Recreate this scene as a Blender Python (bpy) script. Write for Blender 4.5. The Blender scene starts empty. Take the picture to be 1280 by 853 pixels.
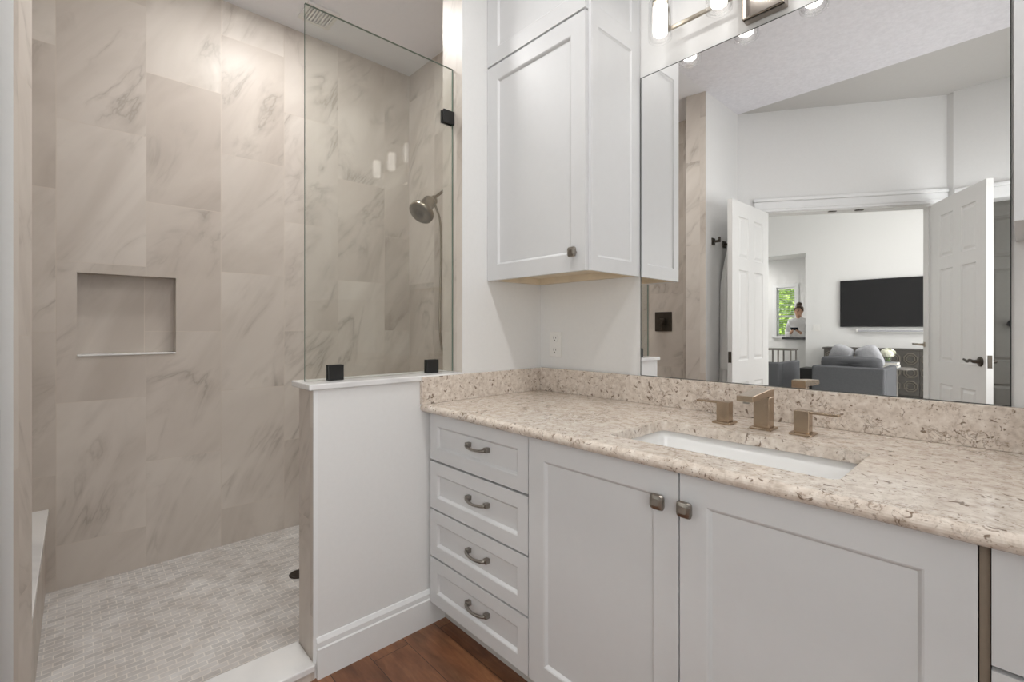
import bpy, bmesh, math, random
from mathutils import Vector, Matrix
R = math.radians
PI = math.pi
random.seed(7)
SC = bpy.context.scene
COL = SC.collection

# ------------------------------------------------------------------ camera
cam_d = bpy.data.cameras.new('camera')
cam = bpy.data.objects.new('camera', cam_d)
COL.objects.link(cam)
cam.location = (1.696, -1.760, 1.238)
cam.rotation_euler = (R(90), 0, R(47.32))
cam_d.sensor_width = 36
cam_d.lens = 16.603
cam_d.shift_y = -0.0129
cam_d.clip_start = 0.01
cam_d.clip_end = 200
SC.camera = cam

# ------------------------------------------------------------------ view, world
SC.view_settings.view_transform = 'Standard'
SC.view_settings.look = 'None'
SC.view_settings.gamma = 1
SC.view_settings.use_curve_mapping = False
SC.view_settings.exposure = 0.18
SC.cycles.max_bounces = 14
SC.cycles.diffuse_bounces = 7
SC.cycles.glossy_bounces = 6
SC.cycles.transparent_max_bounces = 16
SC.cycles.use_denoising = True
SC.cycles.sample_clamp_indirect = 8

w = bpy.data.worlds.new('world')
SC.world = w
w.use_nodes = True
bg = w.node_tree.nodes['Background']
bg.inputs['Color'].default_value = (0.90, 0.95, 1.0, 1)
bg.inputs['Strength'].default_value = 1.2

def lamp(name, kind, loc, energy, color=(1, 1, 1), size=0.2, rot=(0, 0, 0), shape='DISK', size_y=None, spread=None):
    d = bpy.data.lights.new(name, kind)
    d.energy = energy
    d.color = color
    if kind == 'AREA':
        d.shape = shape
        d.size = size
        if size_y: d.size_y = size_y
        if spread: d.spread = R(spread)
    elif kind == 'POINT':
        d.shadow_soft_size = size
    elif kind == 'SUN':
        d.angle = size
    o = bpy.data.objects.new(name, d)
    o.location = loc
    o.rotation_euler = rot
    COL.objects.link(o)
    return o

NEUT = (1.0, 0.985, 0.965)
# recessed can over the shower drain, then two unseen bathroom lamps added as fill
lamp('recessed_or_fill_lamp', 'AREA', (-0.72, -0.97, 3.085), 13, NEUT, 0.34)
lamp('recessed_or_fill_lamp', 'AREA', (0.75, -1.05, 3.085), 9, NEUT, 0.16)
lamp('recessed_or_fill_lamp', 'AREA', (1.75, -1.05, 3.085), 9, NEUT, 0.16)
# extra daylight from an unseen window added in the right wall, behind the camera
lamp('added_daylight', 'AREA', (2.36, -2.35, 1.55), 25, (1.0, 0.995, 0.985), 1.3, (0, R(90), 0), 'RECTANGLE', 1.7)
# unseen window daylight added to brighten the bedroom, then ceiling lamps
lamp('added_daylight', 'AREA', (4.25, -6.0, 1.6), 190, (1.0, 0.99, 0.97), 3.2, (0, R(90), 0), 'RECTANGLE', 2.2)
lamp('recessed_or_fill_lamp', 'AREA', (0.3, -6.6, 3.88), 36, (1, .98, .95), 0.3)
lamp('recessed_or_fill_lamp', 'AREA', (1.2, -4.6, 3.88), 36, (1, .98, .95), 0.3)  # unseen lamp added to brighten the bedroom
lamp('recessed_or_fill_lamp', 'AREA', (-3.6, -10.6, 2.95), 42, (1, .98, .95), 0.3)  # unseen lamp added to brighten the nook
lamp('sun', 'SUN', (0, -14, 8), 6.0, (1, .95, .85), R(1), (R(-20), R(15), 0))

# ------------------------------------------------------------------ colour + node helpers
def lin(h):
    h = h.lstrip('#')
    out = []
    for i in (0, 2, 4):
        c = int(h[i:i + 2], 16) / 255
        out.append(c / 12.92 if c <= .04045 else ((c + .055) / 1.055) ** 2.4)
    return tuple(out) + (1,)

class NT:
    def __init__(self, name):
        m = bpy.data.materials.new(name)
        m.use_nodes = True
        self.m = m
        self.t = m.node_tree
        self.n = self.t.nodes
        self.p = self.n['Principled BSDF']
        self.o = self.n['Material Output']
    def add(self, typ, **kw):
        nd = self.n.new(typ)
        for k, v in kw.items():
            setattr(nd, k, v)
        return nd
    def link(self, a, b):
        self.t.links.new(a, b)
    def coord(self, kind='Object'):
        return self.add('ShaderNodeTexCoord').outputs[kind]
    def pos(self):
        return self.add('ShaderNodeNewGeometry').outputs['Position']
    def math(self, op, a, b=None, clamp=False):
        nd = self.add('ShaderNodeMath', operation=op, use_clamp=clamp)
        for i, v in enumerate((a, b)):
            if v is None: continue
            if isinstance(v, (int, float)): nd.inputs[i].default_value = v
            else: self.link(v, nd.inputs[i])
        return nd.outputs[0]
    def comb(self, x, y, z):
        nd = self.add('ShaderNodeCombineXYZ')
        for i, v in enumerate((x, y, z)):
            if isinstance(v, (int, float)): nd.inputs[i].default_value = v
            else: self.link(v, nd.inputs[i])
        return nd.outputs[0]
    def sep(self, v):
        nd = self.add('ShaderNodeSeparateXYZ')
        self.link(v, nd.inputs[0])
        return nd.outputs
    def noise(self, vec, scale=5, detail=4, rough=.55, dist=0):
        nd = self.add('ShaderNodeTexNoise')
        self.link(vec, nd.inputs['Vector'])
        nd.inputs['Scale'].default_value = scale
        nd.inputs['Detail'].default_value = detail
        nd.inputs['Roughness'].default_value = rough
        nd.inputs['Distortion'].default_value = dist
        return nd.outputs[0]
    def ramp(self, fac, stops):
        nd = self.add('ShaderNodeValToRGB')
        el = nd.color_ramp.elements
        while len(el) < len(stops): el.new(0.5)
        for e, (p, c) in zip(el, stops):
            e.position = p
            e.color = c if isinstance(c, tuple) else (c, c, c, 1)
        self.link(fac, nd.inputs[0])
        return nd.outputs[0]
    def mix(self, fac, a, b, mode='MIX'):
        nd = self.add('ShaderNodeMix', data_type='RGBA', blend_type=mode)
        for sock, v in ((nd.inputs[0], fac), (nd.inputs[6], a), (nd.inputs[7], b)):
            if isinstance(v, (int, float)): sock.default_value = v
            elif isinstance(v, tuple): sock.default_value = v
            else: self.link(v, sock)
        return nd.outputs[2]
    def bump(self, h, strength=.2, dist=.01):
        nd = self.add('ShaderNodeBump')
        nd.inputs['Strength'].default_value = strength
        nd.inputs['Distance'].default_value = dist
        self.link(h, nd.inputs['Height'])
        self.link(nd.outputs[0], self.p.inputs['Normal'])
    def base(self, c):
        s = self.p.inputs['Base Color']
        if isinstance(c, tuple): s.default_value = c
        else: self.link(c, s)
    def set(self, rough=None, metal=None, spec=None, **kw):
        if rough is not None: self.p.inputs['Roughness'].default_value = rough
        if metal is not None: self.p.inputs['Metallic'].default_value = metal
        if spec is not None: self.p.inputs['Specular IOR Level'].default_value = spec
        for k, v in kw.items(): self.p.inputs[k].default_value = v

def plain(name, hexc, rough=.5, metal=0, spec=.5, var=.03, scale=30, bump=0, **kw):
    t = NT(name)
    c = lin(hexc)
    n = t.noise(t.coord(), scale, 3)
    lo = tuple(max(0, x * (1 - var)) for x in c[:3]) + (1,)
    hi = tuple(min(1, x * (1 + var)) for x in c[:3]) + (1,)
    t.base(t.ramp(n, [(.3, lo), (.7, hi)]))
    t.set(rough, metal, spec, **kw)
    if bump: t.bump(n, bump, .002)
    return t.m

M = {}
M['wall'] = plain('wall_paint', 'DBDBDA', .6, var=.01, scale=60, bump=.03)
M['trim'] = plain('trim_paint', 'DFE0E0', .4, var=.01)
M['cabinet'] = plain('cabinet_paint', 'CFD0D1', .38, var=.008)
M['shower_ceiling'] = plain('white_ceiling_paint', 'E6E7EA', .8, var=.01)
M['dimmed_smooth_ceiling'] = plain('dimmed_smooth_ceiling_paint', 'C2C1BE', .8, var=.01)  # greyer than the shower's; part of the alcove's dimness is in this colour
M['door'] = plain('door_paint', 'DBDBD9', .4, var=.008)
M['maple'] = plain('raw_maple', 'DACDB6', .5, var=.08, scale=12)
M['taupe'] = plain('taupe_filler', '8A7D6E', .5, var=.06)
M['gap'] = plain('cabinet_shadow_gap', '4B463F', .7)
M['toe'] = plain('toe_kick_paint', 'BFBDB8', .6)
M['nickel'] = plain('brushed_nickel', 'A79F92', .28, 1, var=.05, scale=80)
M['faucet'] = plain('champagne_nickel', 'AE9C88', .26, 1, var=.04, scale=80)
M['pewter'] = plain('dark_pewter', '97928B', .3, 1, var=.08, scale=60)
M['chrome'] = plain('polished_nickel', 'A29A92', .06, 1, var=.01)
M['black'] = plain('matte_black_metal', '161616', .4, 0)
M['dark_bronze'] = plain('dark_bronze', '4A443D', .4, .8, var=.1)
M['ceramic'] = plain('white_ceramic', 'EDEDEC', .12, var=.004)
M['plastic'] = plain('white_plastic', 'DFDEDB', .35, var=.004)
M['slot'] = plain('dark_slot', '3A3834', .6)
M['tv'] = plain('tv_screen', '161618', .22, var=.02)
M['tvbezel'] = plain('tv_bezel', '0C0C0D', .4)
M['greyfabric'] = plain('grey_upholstery', '5B5C5F', .95, spec=.2, var=.12, scale=140, bump=.25)
M['palefabric'] = plain('pale_grey_cushion', 'A2A3A7', .95, spec=.2, var=.1, scale=90, bump=.2)
M['console'] = plain('charcoal_wood', '4A4743', .45, var=.1, scale=14)
M['consolering'] = plain('pewter_ring', '7C766D', .35, .5, var=.08)
M['robe'] = plain('terry_cloth', 'E2E2E0', .95, spec=.15, var=.03, scale=220, bump=.4)
M['hoodie'] = plain('white_hoodie_cloth', 'DDDDDD', .9, var=.04, scale=60)
M['trousers'] = plain('grey_trousers', '6D7076', .9, var=.05)
M['skin'] = plain('skin', 'C39A80', .55, var=.05, scale=20)
M['hair'] = plain('brown_hair', '4A382B', .5, var=.25, scale=60)
M['phone'] = plain('phone_glass', '22252A', .15)
M['counterdark'] = plain('dark_counter', '4B4B4C', .3, var=.1)
M['bedfloor'] = plain('pale_floor', 'C9C8C5', .5, var=.05, scale=4)
M['petal'] = plain('white_petal', 'E9EADB', .7, var=.08, scale=80)
M['leaf'] = plain('green_leaf', 'A6C94E', .4, var=.6, scale=5)
M['stem'] = plain('green_stem', '5F7F3E', .6)
M['bluebook'] = plain('blue_grey_cover', '8B97A6', .6)
M['paper'] = plain('paper_edge', 'DAD7CF', .8)
M['tablewood'] = plain('grey_table_wood', '6F6B66', .5, var=.1, scale=14)
M['shadedoor'] = plain('shaded_door_grey', '5E5C57', .5)  # shade of the dark doorway put into the door colour
M['rail'] = plain('white_blind', 'E6E6E6', .5)

# mirror
t = NT('mirror_silver'); t.base((.91, .91, .905, 1)); t.set(0.0, 1.0); M['mirror'] = t.m
t = NT('mirror_edge'); t.base(lin('3A3E3C')); t.set(.3, .6); M['mirroredge'] = t.m

def arch_glass(name, tint, ior=1.5, rough=0.0, edge=1.0):
    t = NT(name)
    tr = t.add('ShaderNodeBsdfTransparent'); tr.inputs[0].default_value = tint
    gl = t.add('ShaderNodeBsdfGlossy'); gl.inputs['Roughness'].default_value = rough
    lw = t.add('ShaderNodeLayerWeight'); lw.inputs['Blend'].default_value = .5
    f0 = ((ior - 1) / (ior + 1)) ** 2
    fr = t.math('ADD', t.math('MULTIPLY', t.math('POWER', lw.outputs['Facing'], 5.0), (1 - f0) * edge), f0)
    mx = t.add('ShaderNodeMixShader')
    t.link(fr, mx.inputs[0]); t.link(tr.outputs[0], mx.inputs[1]); t.link(gl.outputs[0], mx.inputs[2])
    t.link(mx.outputs[0], t.o.inputs['Surface'])
    t.n.remove(t.p)
    return t.m
M['glass'] = arch_glass('shower_glass', (.955, .965, .95, 1))
M['glassedge'] = plain('green_glass_edge', '6F7F74', .15)
M['shade'] = arch_glass('clear_lamp_glass', (.985, .985, .985, 1), 1.45, 0, .7)
M['pane'] = arch_glass('window_pane', (.97, .98, .98, 1), 1.45)

def emit(name, col, s):
    t = NT(name)
    t.base(col)
    t.p.inputs['Emission Color'].default_value = col
    t.p.inputs['Emission Strength'].default_value = s
    return t.m
M['diffuser'] = emit('lit_frosted_glass', (1, .96, .91, 1), 3.2)

# textured ceiling
t = NT('textured_ceiling')
n1 = t.noise(t.coord(), 34, 5, .65)
t.base(t.ramp(n1, [(.35, lin('E2E2E7')), (.65, lin('ECECF1'))]))
t.set(.85); t.bump(n1, .55, .012)
M['tex_ceiling'] = t.m

# large format marble-look tile; ax: 0 the wall runs along x, 1 it runs along y
def tile_mat(name, ax, shift):
    t = NT(name)
    s = t.sep(t.pos())
    h = t.math('ADD', s[ax], shift + 0.3365 * 20)
    z = t.math('ADD', s[2], -0.208 - 0.33675 + 0.6735 * 10)
    br = t.add('ShaderNodeTexBrick', offset=.5, offset_frequency=2, squash=1)
    t.link(t.comb(z, h, 0.0), br.inputs['Vector'])
    br.inputs['Color1'].default_value = (0, 0, 0, 1)
    br.inputs['Color2'].default_value = (1, 1, 1, 1)
    br.inputs['Scale'].default_value = 1
    br.inputs['Mortar Size'].default_value = .0013
    br.inputs['Mortar Smooth'].default_value = .1
    br.inputs['Bias'].default_value = 0
    br.inputs['Brick Width'].default_value = .6735
    br.inputs['Row Height'].default_value = .3365
    rnd = t.math('MULTIPLY', t.sep(br.outputs['Color'])[0], 23.7)
    # along/across the vein direction, steep diagonal
    al = t.math('ADD', t.math('MULTIPLY', s[ax], .52), t.math('MULTIPLY', s[2], .85))
    ac = t.math('SUBTRACT', t.math('MULTIPLY', s[ax], .85), t.math('MULTIPLY', s[2], .52))
    v1 = t.comb(t.math('MULTIPLY', al, .55), t.math('MULTIPLY', ac, 1.5), rnd)
    nv = t.noise(v1, 2.3, 5, .55, 1.1)
    band = t.math('ABSOLUTE', t.math('SUBTRACT', nv, .5))
    vein = t.ramp(band, [(0.0, 1.0), (.016, .5), (.075, 0.0)])
    nm = t.noise(t.comb(al, ac, rnd), 2.6, 3)
    veinm = t.math('MULTIPLY', t.sep(vein)[0], t.sep(t.ramp(nm, [(.44, 0.0), (.66, 1.0)]))[0])
    cloud = t.noise(t.comb(t.math('MULTIPLY', al, .7), t.math('MULTIPLY', ac, 2.0), rnd), 1.7, 4, .55, .6)
    base = t.ramp(cloud, [(.28, lin('C1B9B0')), (.5, lin('D1CAC2')), (.72, lin('DAD4CC'))])
    pertile = t.ramp(t.sep(br.outputs['Color'])[0], [(0, lin('E6E2DF')), (1, lin('FFFFFF'))])
    base = t.mix(1.0, base, pertile, 'MULTIPLY')
    c = t.mix(t.math('MULTIPLY', veinm, .7), base, lin('938A80'))
    c = t.mix(t.math('MULTIPLY', br.outputs['Fac'], .55), c, lin('D2C8BC'))
    t.base(c)
    t.set(.36, spec=.25)
    t.bump(t.math('MULTIPLY', br.outputs['Fac'], -1.0), .3, .001)
    return t.m
M['tile_y'] = tile_mat('marble_tile_facing_x', 1, 1.831)
M['tile_x'] = tile_mat('marble_tile_facing_y', 0, 1.39)

# white marble slab (curb, cap, bench)
t = NT('white_marble')
c0 = t.coord()
nv = t.noise(c0, 1.3, 4, .5, .8)
band = t.math('ABSOLUTE', t.math('SUBTRACT', nv, .5))
t.base(t.ramp(band, [(0, lin('D2D2D2')), (.06, lin('E0E0DF')), (.2, lin('E8E7E5'))]))
t.set(.2)
M['marble'] = t.m

# mosaic shower floor
t = NT('marble_mosaic')
s = t.sep(t.pos())
br = t.add('ShaderNodeTexBrick', offset=.5, offset_frequency=2)
t.link(t.comb(t.math('ADD', s[1], 10.0), t.math('ADD', s[0], 10.0), 0.0), br.inputs['Vector'])
br.inputs['Color1'].default_value = lin('C9C8C7'); br.inputs['Color2'].default_value = lin('E0DFDE')
br.inputs['Mortar'].default_value = lin('F2EFEA')
br.inputs['Scale'].default_value = 1
br.inputs['Mortar Size'].default_value = .0021
br.inputs['Mortar Smooth'].default_value = .2
br.inputs['Brick Width'].default_value = .056
br.inputs['Row Height'].default_value = .028
cl = t.noise(t.pos(), 7, 5, .6, .8)
c = t.mix(1.0, br.outputs['Color'], t.ramp(cl, [(.3, lin('DDD8D4')), (.7, lin('FFFFFF'))]), 'MULTIPLY')
t.base(c); t.set(.3)
t.bump(t.math('MULTIPLY', br.outputs['Fac'], -1.0), .25, .0015)
M['mosaic'] = t.m

# beige granite
t = NT('beige_granite')
c0 = t.pos()
n1 = t.noise(c0, 46, 5, .6, .3)
n2 = t.noise(c0, 120, 3, .6, .2)
n3 = t.noise(c0, 30, 5, .62, .9)
n4 = t.noise(c0, 6, 3, .5, .5)
n5 = t.noise(c0, 44, 3, .5, 1.4)
base = t.ramp(n1, [(.3, lin('B5A89B')), (.45, lin('CCC0B4')), (.58, lin('D7CDC2')), (.75, lin('E4DDD4'))])
c = t.mix(t.math('MULTIPLY', t.sep(t.ramp(n2, [(.32, 1.0), (.40, 0.0)]))[0], .55), base, lin('86705A'))
c = t.mix(t.math('MULTIPLY', t.sep(t.ramp(n5, [(.33, 1.0), (.38, 0.0)]))[0], .8), c, lin('5F4A36'))
band = t.math('ABSOLUTE', t.math('SUBTRACT', n3, .5))
sw = t.math('MULTIPLY', t.sep(t.ramp(band, [(0, 1.0), (.03, 0.0)]))[0], t.sep(t.ramp(n4, [(.52, 0.0), (.66, 1.0)]))[0])
c = t.mix(t.math('MULTIPLY', sw, .7), c, lin('5E4730'))
t.base(c); t.set(.14)
M['granite'] = t.m

# reddish hand-scraped wood planks along x
t = NT('red_brown_plank_floor')
s = t.sep(t.pos())
br = t.add('ShaderNodeTexBrick', offset=.37, offset_frequency=2)
t.link(t.comb(t.math('ADD', s[0], 20.43), t.math('ADD', s[1], 14.29), 0.0), br.inputs['Vector'])
br.inputs['Color1'].default_value = (0, 0, 0, 1); br.inputs['Color2'].default_value = (1, 1, 1, 1)
br.inputs['Scale'].default_value = 1
br.inputs['Mortar Size'].default_value = .0012
br.inputs['Brick Width'].default_value = 1.1
br.inputs['Row Height'].default_value = .145
rnd = t.sep(br.outputs['Color'])[0]
v = t.comb(t.math('MULTIPLY', s[0], 1.6), t.math('MULTIPLY', s[1], 11.0), t.math('MULTIPLY', rnd, 31.0))
g = t.noise(v, 3.0, 7, .62, 1.3)
v2 = t.comb(t.math('MULTIPLY', s[0], 2.0), t.math('MULTIPLY', s[1], 4.0), t.math('MULTIPLY', rnd, 17.0))
g2 = t.noise(v2, 2.5, 4, .5, .6)
c = t.ramp(g, [(.25, lin('54341F')), (.45, lin('7C523A')), (.6, lin('946A4C')), (.8, lin('B2825C'))])
c = t.mix(.55, c, t.ramp(g2, [(.3, lin('523724')), (.5, lin('895B3F')), (.7, lin('AC7A55'))]))
c = t.mix(1.0, c, t.ramp(rnd, [(0, lin('C9C0BC')), (1, lin('FFFFFF'))]), 'MULTIPLY')
c = t.mix(br.outputs['Fac'], c, lin('2B160C'))
t.base(c); t.set(.33)
t.bump(g, .25, .004)
M['wood'] = t.m

# ------------------------------------------------------------------ mesh helpers
ORIG = {}
def obj(name, bm, mat, parent=None, smooth=False, kind=None, local=False, bevel=0):
    """one mesh object; world-space vertices are moved into the thing's frame unless local"""
    if parent is not None and not local:
        bm.transform(Matrix.Translation(-ORIG.get(parent.name, Vector((0, 0, 0)))))
    bmesh.ops.recalc_face_normals(bm, faces=bm.faces)
    me = bpy.data.meshes.new(name)
    bm.to_mesh(me); bm.free()
    mats = mat if isinstance(mat, (list, tuple)) else [mat]
    for m in mats: me.materials.append(m)
    if smooth:
        for p in me.polygons: p.use_smooth = True
    o = bpy.data.objects.new(name, me)
    COL.objects.link(o)
    if parent is not None:
        o.parent = parent
        ORIG[o.name] = ORIG.get(parent.name, Vector((0, 0, 0)))
    else:
        ORIG[o.name] = Vector((0, 0, 0))
    if kind: o['kind'] = kind
    if bevel:
        b = o.modifiers.new('bevel', 'BEVEL'); b.width = bevel; b.segments = 2; b.limit_method = 'ANGLE'; b.angle_limit = R(40)
    return o

def tag(o, label, cat, group=None):
    o['label'] = label; o['category'] = cat
    if group: o['group'] = group
    return o

def thing(name, label, cat, loc=(0, 0, 0), rotz=0, group=None):
    o = bpy.data.objects.new(name, None)
    o.empty_display_size = .05
    COL.objects.link(o)
    o.location = loc; o.rotation_euler = (0, 0, rotz)
    ORIG[o.name] = Vector(loc)
    return tag(o, label, cat, group)

def struct(name, bm, mat, **kw):
    return obj(name, bm, mat, None, kind='structure', **kw)

def new(): return bmesh.new()

def box(bm, x0, x1, y0, y1, z0, z1, bev=0, mi=0, mat=None):
    r = bmesh.ops.create_cube(bm, size=1)
    vs = r['verts']
    T = Matrix.Translation(((x0 + x1) / 2, (y0 + y1) / 2, (z0 + z1) / 2)) @ Matrix.Diagonal((abs(x1 - x0), abs(y1 - y0), abs(z1 - z0), 1))
    if mat is not None: T = mat @ T
    bmesh.ops.transform(bm, matrix=T, verts=vs)
    fs = list({f for v in vs for f in v.link_faces})
    for f in fs: f.material_index = mi
    if bev:
        es = list({e for v in vs for e in v.link_edges})
        r2 = bmesh.ops.bevel(bm, geom=es, offset=bev, segments=2, affect='EDGES', profile=.5)
        for f in r2['faces']: f.material_index = mi
    return bm

def loft(bm, rings, cap=True, closed=True, mi=0):
    """rings: lists of points, all of one length"""
    vr = [[bm.verts.new(p) for p in r] for r in rings]
    n = len(vr[0])
    for a, b in zip(vr, vr[1:]):
        for i in range(n if closed else n - 1):
            j = (i + 1) % n
            try:
                f = bm.faces.new((a[i], a[j], b[j], b[i])); f.material_index = mi
            except ValueError: pass
    if cap and closed:
        for r in (vr[0], vr[-1]):
            try:
                f = bm.faces.new(r); f.material_index = mi
            except ValueError: pass
    return vr

def frame_of(d):
    d = Vector(d).normalized()
    u = d.cross(Vector((0, 0, 1)))
    if u.length < 1e-3: u = d.cross(Vector((0, 1, 0)))
    u.normalize()
    return u, d.cross(u).normalized()

def lathe(bm, prof, origin, axis=(0, 0, 1), n=24, mi=0):
    """prof: (radius, height along axis)"""
    a = Vector(axis).normalized(); u, v = frame_of(a); o = Vector(origin)
    rings = [[o + a * h + (u * math.cos(2 * PI * i / n) + v * math.sin(2 * PI * i / n)) * max(r, 1e-4) for i in range(n)] for r, h in prof]
    loft(bm, rings, mi=mi)
    return bm

def tube(bm, pts, r, n=10, mi=0, flat=1.0):
    pts = [Vector(p) for p in pts]
    rr = r if isinstance(r, (list, tuple)) else [r] * len(pts)
    rings = []
    prev = None
    for i, p in enumerate(pts):
        d = (pts[min(i + 1, len(pts) - 1)] - pts[max(i - 1, 0)]).normalized()
        if prev is None: u, v = frame_of(d)
        else:
            u = (prev - d * prev.dot(d)).normalized(); v = d.cross(u)
        prev = u
        rings.append([p + (u * math.cos(2 * PI * k / n) + v * math.sin(2 * PI * k / n) * flat) * rr[i] for k in range(n)])
    loft(bm, rings, mi=mi)
    return bm

def spline(pts, k=6):
    P = [Vector(p) for p in pts]
    P = [P[0] * 2 - P[1]] + P + [P[-1] * 2 - P[-2]]
    out = []
    for i in range(1, len(P) - 2):
        for j in range(k):
            s = j / k
            a, b, c, d = P[i - 1:i + 3]
            out.append(.5 * ((2 * b) + (c - a) * s + (2 * a - 5 * b + 4 * c - d) * s * s + (3 * b - a - 3 * c + d) * s ** 3))
    out.append(P[-2])
    return out

def prism(bm, pts, z0, z1, mi=0):
    loft(bm, [[(x, y, z0) for x, y in pts], [(x, y, z1) for x, y in pts]], mi=mi)
    return bm

def paneled(bm, W, H, T, xs, zs, rings, both=False, mat=None, edge=.002):
    """slab 0..W x 0..H, front at y=0 facing -y, back y=T; panels: alternate cells of xs/zs get the inset rings (inset, depth)"""
    tmp = bmesh.new()
    def face_side(y, sg):
        for i in range(len(xs) - 1):
            for j in range(len(zs) - 1):
                x0, x1, z0, z1 = xs[i], xs[i + 1], zs[j], zs[j + 1]
                if i % 2 == 1 and j % 2 == 1:
                    rs = []
                    for ins, dep in rings:
                        yy = y + sg * dep
                        rs.append([(x0 + ins, yy, z0 + ins), (x1 - ins, yy, z0 + ins), (x1 - ins, yy, z1 - ins), (x0 + ins, yy, z1 - ins)])
                    vr = [[tmp.verts.new(p) for p in r] for r in rs]
                    for a, b in zip(vr, vr[1:]):
                        for k in range(4):
                            tmp.faces.new((a[k], a[(k + 1) % 4], b[(k + 1) % 4], b[k]))
                    tmp.faces.new(vr[-1])
                else:
                    tmp.faces.new([tmp.verts.new(p) for p in ((x0, y, z0), (x1, y, z0), (x1, y, z1), (x0, y, z1))])
    face_side(0, 1)
    if both: face_side(T, -1)
    else: tmp.faces.new([tmp.verts.new(p) for p in ((0, T, 0), (W, T, 0), (W, T, H), (0, T, H))])
    for a, b in (((0, 0), (W, 0)), ((W, 0), (W, H)), ((W, H), (0, H)), ((0, H), (0, 0))):
        tmp.faces.new([tmp.verts.new(p) for p in ((a[0], 0, a[1]), (b[0], 0, b[1]), (b[0], T, b[1]), (a[0], T, a[1]))])
    bmesh.ops.remove_doubles(tmp, verts=tmp.verts, dist=1e-5)
    bmesh.ops.recalc_face_normals(tmp, faces=tmp.faces)
    if mat is not None: tmp.transform(mat)
    me = bpy.data.meshes.new('tmp'); tmp.to_mesh(me); tmp.free()
    bm.from_mesh(me); bpy.data.meshes.remove(me)
    return bm

SHAKER = [(0, 0), (.004, .002), (.010, .010), (.0101, .010)]
def shaker(x0, x1, yf, z0, z1, f, T=.02, mat=None):
    W, H = x1 - x0, z1 - z0
    bm = new()
    m = Matrix.Translation((x0, yf, z0)) if mat is None else mat
    paneled(bm, W, H, T, [0, f, W - f, W], [0, f, H - f, H], SHAKER, mat=m)
    return bm

# ================================================================== ROOM SHELL
YM = 0.005         # painted face of the vanity wall (mirror face at 0)
CZ = 3.10
XB = -1.39         # shower back wall
YL = -2.25         # shower left wall
XR = 2.27          # right wall
HW = -1.144        # end of the half wall
JY = -1.875        # left jamb of the shower opening
EY = -0.497        # end of the full height wall piece

def by_normal(bm, fn):
    bmesh.ops.recalc_face_normals(bm, faces=bm.faces)
    bm.normal_update()
    for f in bm.faces: f.material_index = fn(f.normal, f.calc_center_median())

# floors
bm = new(); prism(bm, [(0.0, .1), (0.0, -2.483), (1.279, -3.351), (2.4, -3.351), (2.4, .1)], -.06, 0)
struct('floor_bathroom', bm, M['wood'])
bm = new(); box(bm, -1.5, -.152, -2.35, .15, -.06, 0)
struct('floor_shower', bm, M['mosaic'])
bm = new(); box(bm, -4.2, 4.6, -12.0, -2.40, -.08, -.004)
struct('floor_bedroom', bm, M['bedfloor'])

# vanity wall
bm = new(); box(bm, 0, 2.4, YM, .15, 0, CZ)
struct('wall_vanity', bm, M['wall'])
# full height wall piece between vanity and shower, tiled end
bm = new(); box(bm, -.152, 0, EY, .15, 0, CZ)
by_normal(bm, lambda n, c: 0 if n.x > .5 else (2 if abs(n.y) > .5 else 1))
struct('wall_end', bm, [M['wall'], M['tile_y'], M['tile_x']])
# half wall
bm = new(); box(bm, -.152, 0, HW, EY, 0, 1.018)
by_normal(bm, lambda n, c: 0 if n.x > .5 else (2 if abs(n.y) > .5 else 1))
struct('wall_half', bm, [M['wall'], M['tile_y'], M['tile_x']])
bm = new(); box(bm, -.006, .0015, HW - .003, HW + .012, .055, 1.018)
struct('trim_1', bm, M['trim'])
bm = new(); box(bm, -.172, .014, HW - .022, EY, 1.018, 1.040, .004)
struct('trim_2', bm, M['marble'])
# shower right wall, back wall with niche, left wall
bm = new(); box(bm, -1.5, -.152, .05, .2, 0, CZ)
struct('wall_shower_right', bm, M['tile_x'])
N = (-1.758, -1.368, 1.100, 1.505)
bm = new()
box(bm, XB - .15, XB, YL - .1, N[0], 0, CZ); box(bm, XB - .15, XB, N[1], .2, 0, CZ)
box(bm, XB - .15, XB, N[0], N[1], 0, N[2]); box(bm, XB - .15, XB, N[0], N[1], N[3], CZ)
box(bm, XB - .15, XB - .09, N[0], N[1], N[2], N[3])
by_normal(bm, lambda n, c: 1 if abs(n.y) > .5 else 0)
struct('wall_shower_back', bm, [M['tile_y'], M['tile_x']])
bm = new(); box(bm, XB - .09, XB + .006, N[0], N[1], N[2], N[2] + .008, .002)
struct('trim_3', bm, M['marble'])
bm = new(); box(bm, XB - .15, -.152, YL - .2, YL, 0, 3.95)
struct('wall_shower_left', bm, M['tile_x'])
# wall left of the shower opening, tiled jamb
bm = new(); prism(bm, [(0, -2.60), (0, JY), (-.152, JY + .025), (-.152, -2.60)], 0, CZ)
by_normal(bm, lambda n, c: 0 if n.x > .5 else (2 if abs(n.y) > .5 else 1))
struct('wall_left', bm, [M['wall'], M['tile_y'], M['tile_x']])
# curb
bm = new(); box(bm, -.165, .014, JY + .026, HW - .0005, .032, .056, .004)
struct('trim_4', bm, M['marble'])
bm = new(); box(bm, -.152, .004, JY, HW - .0005, 0, .032)
struct('trim_5', bm, M['tile_y'])
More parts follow.
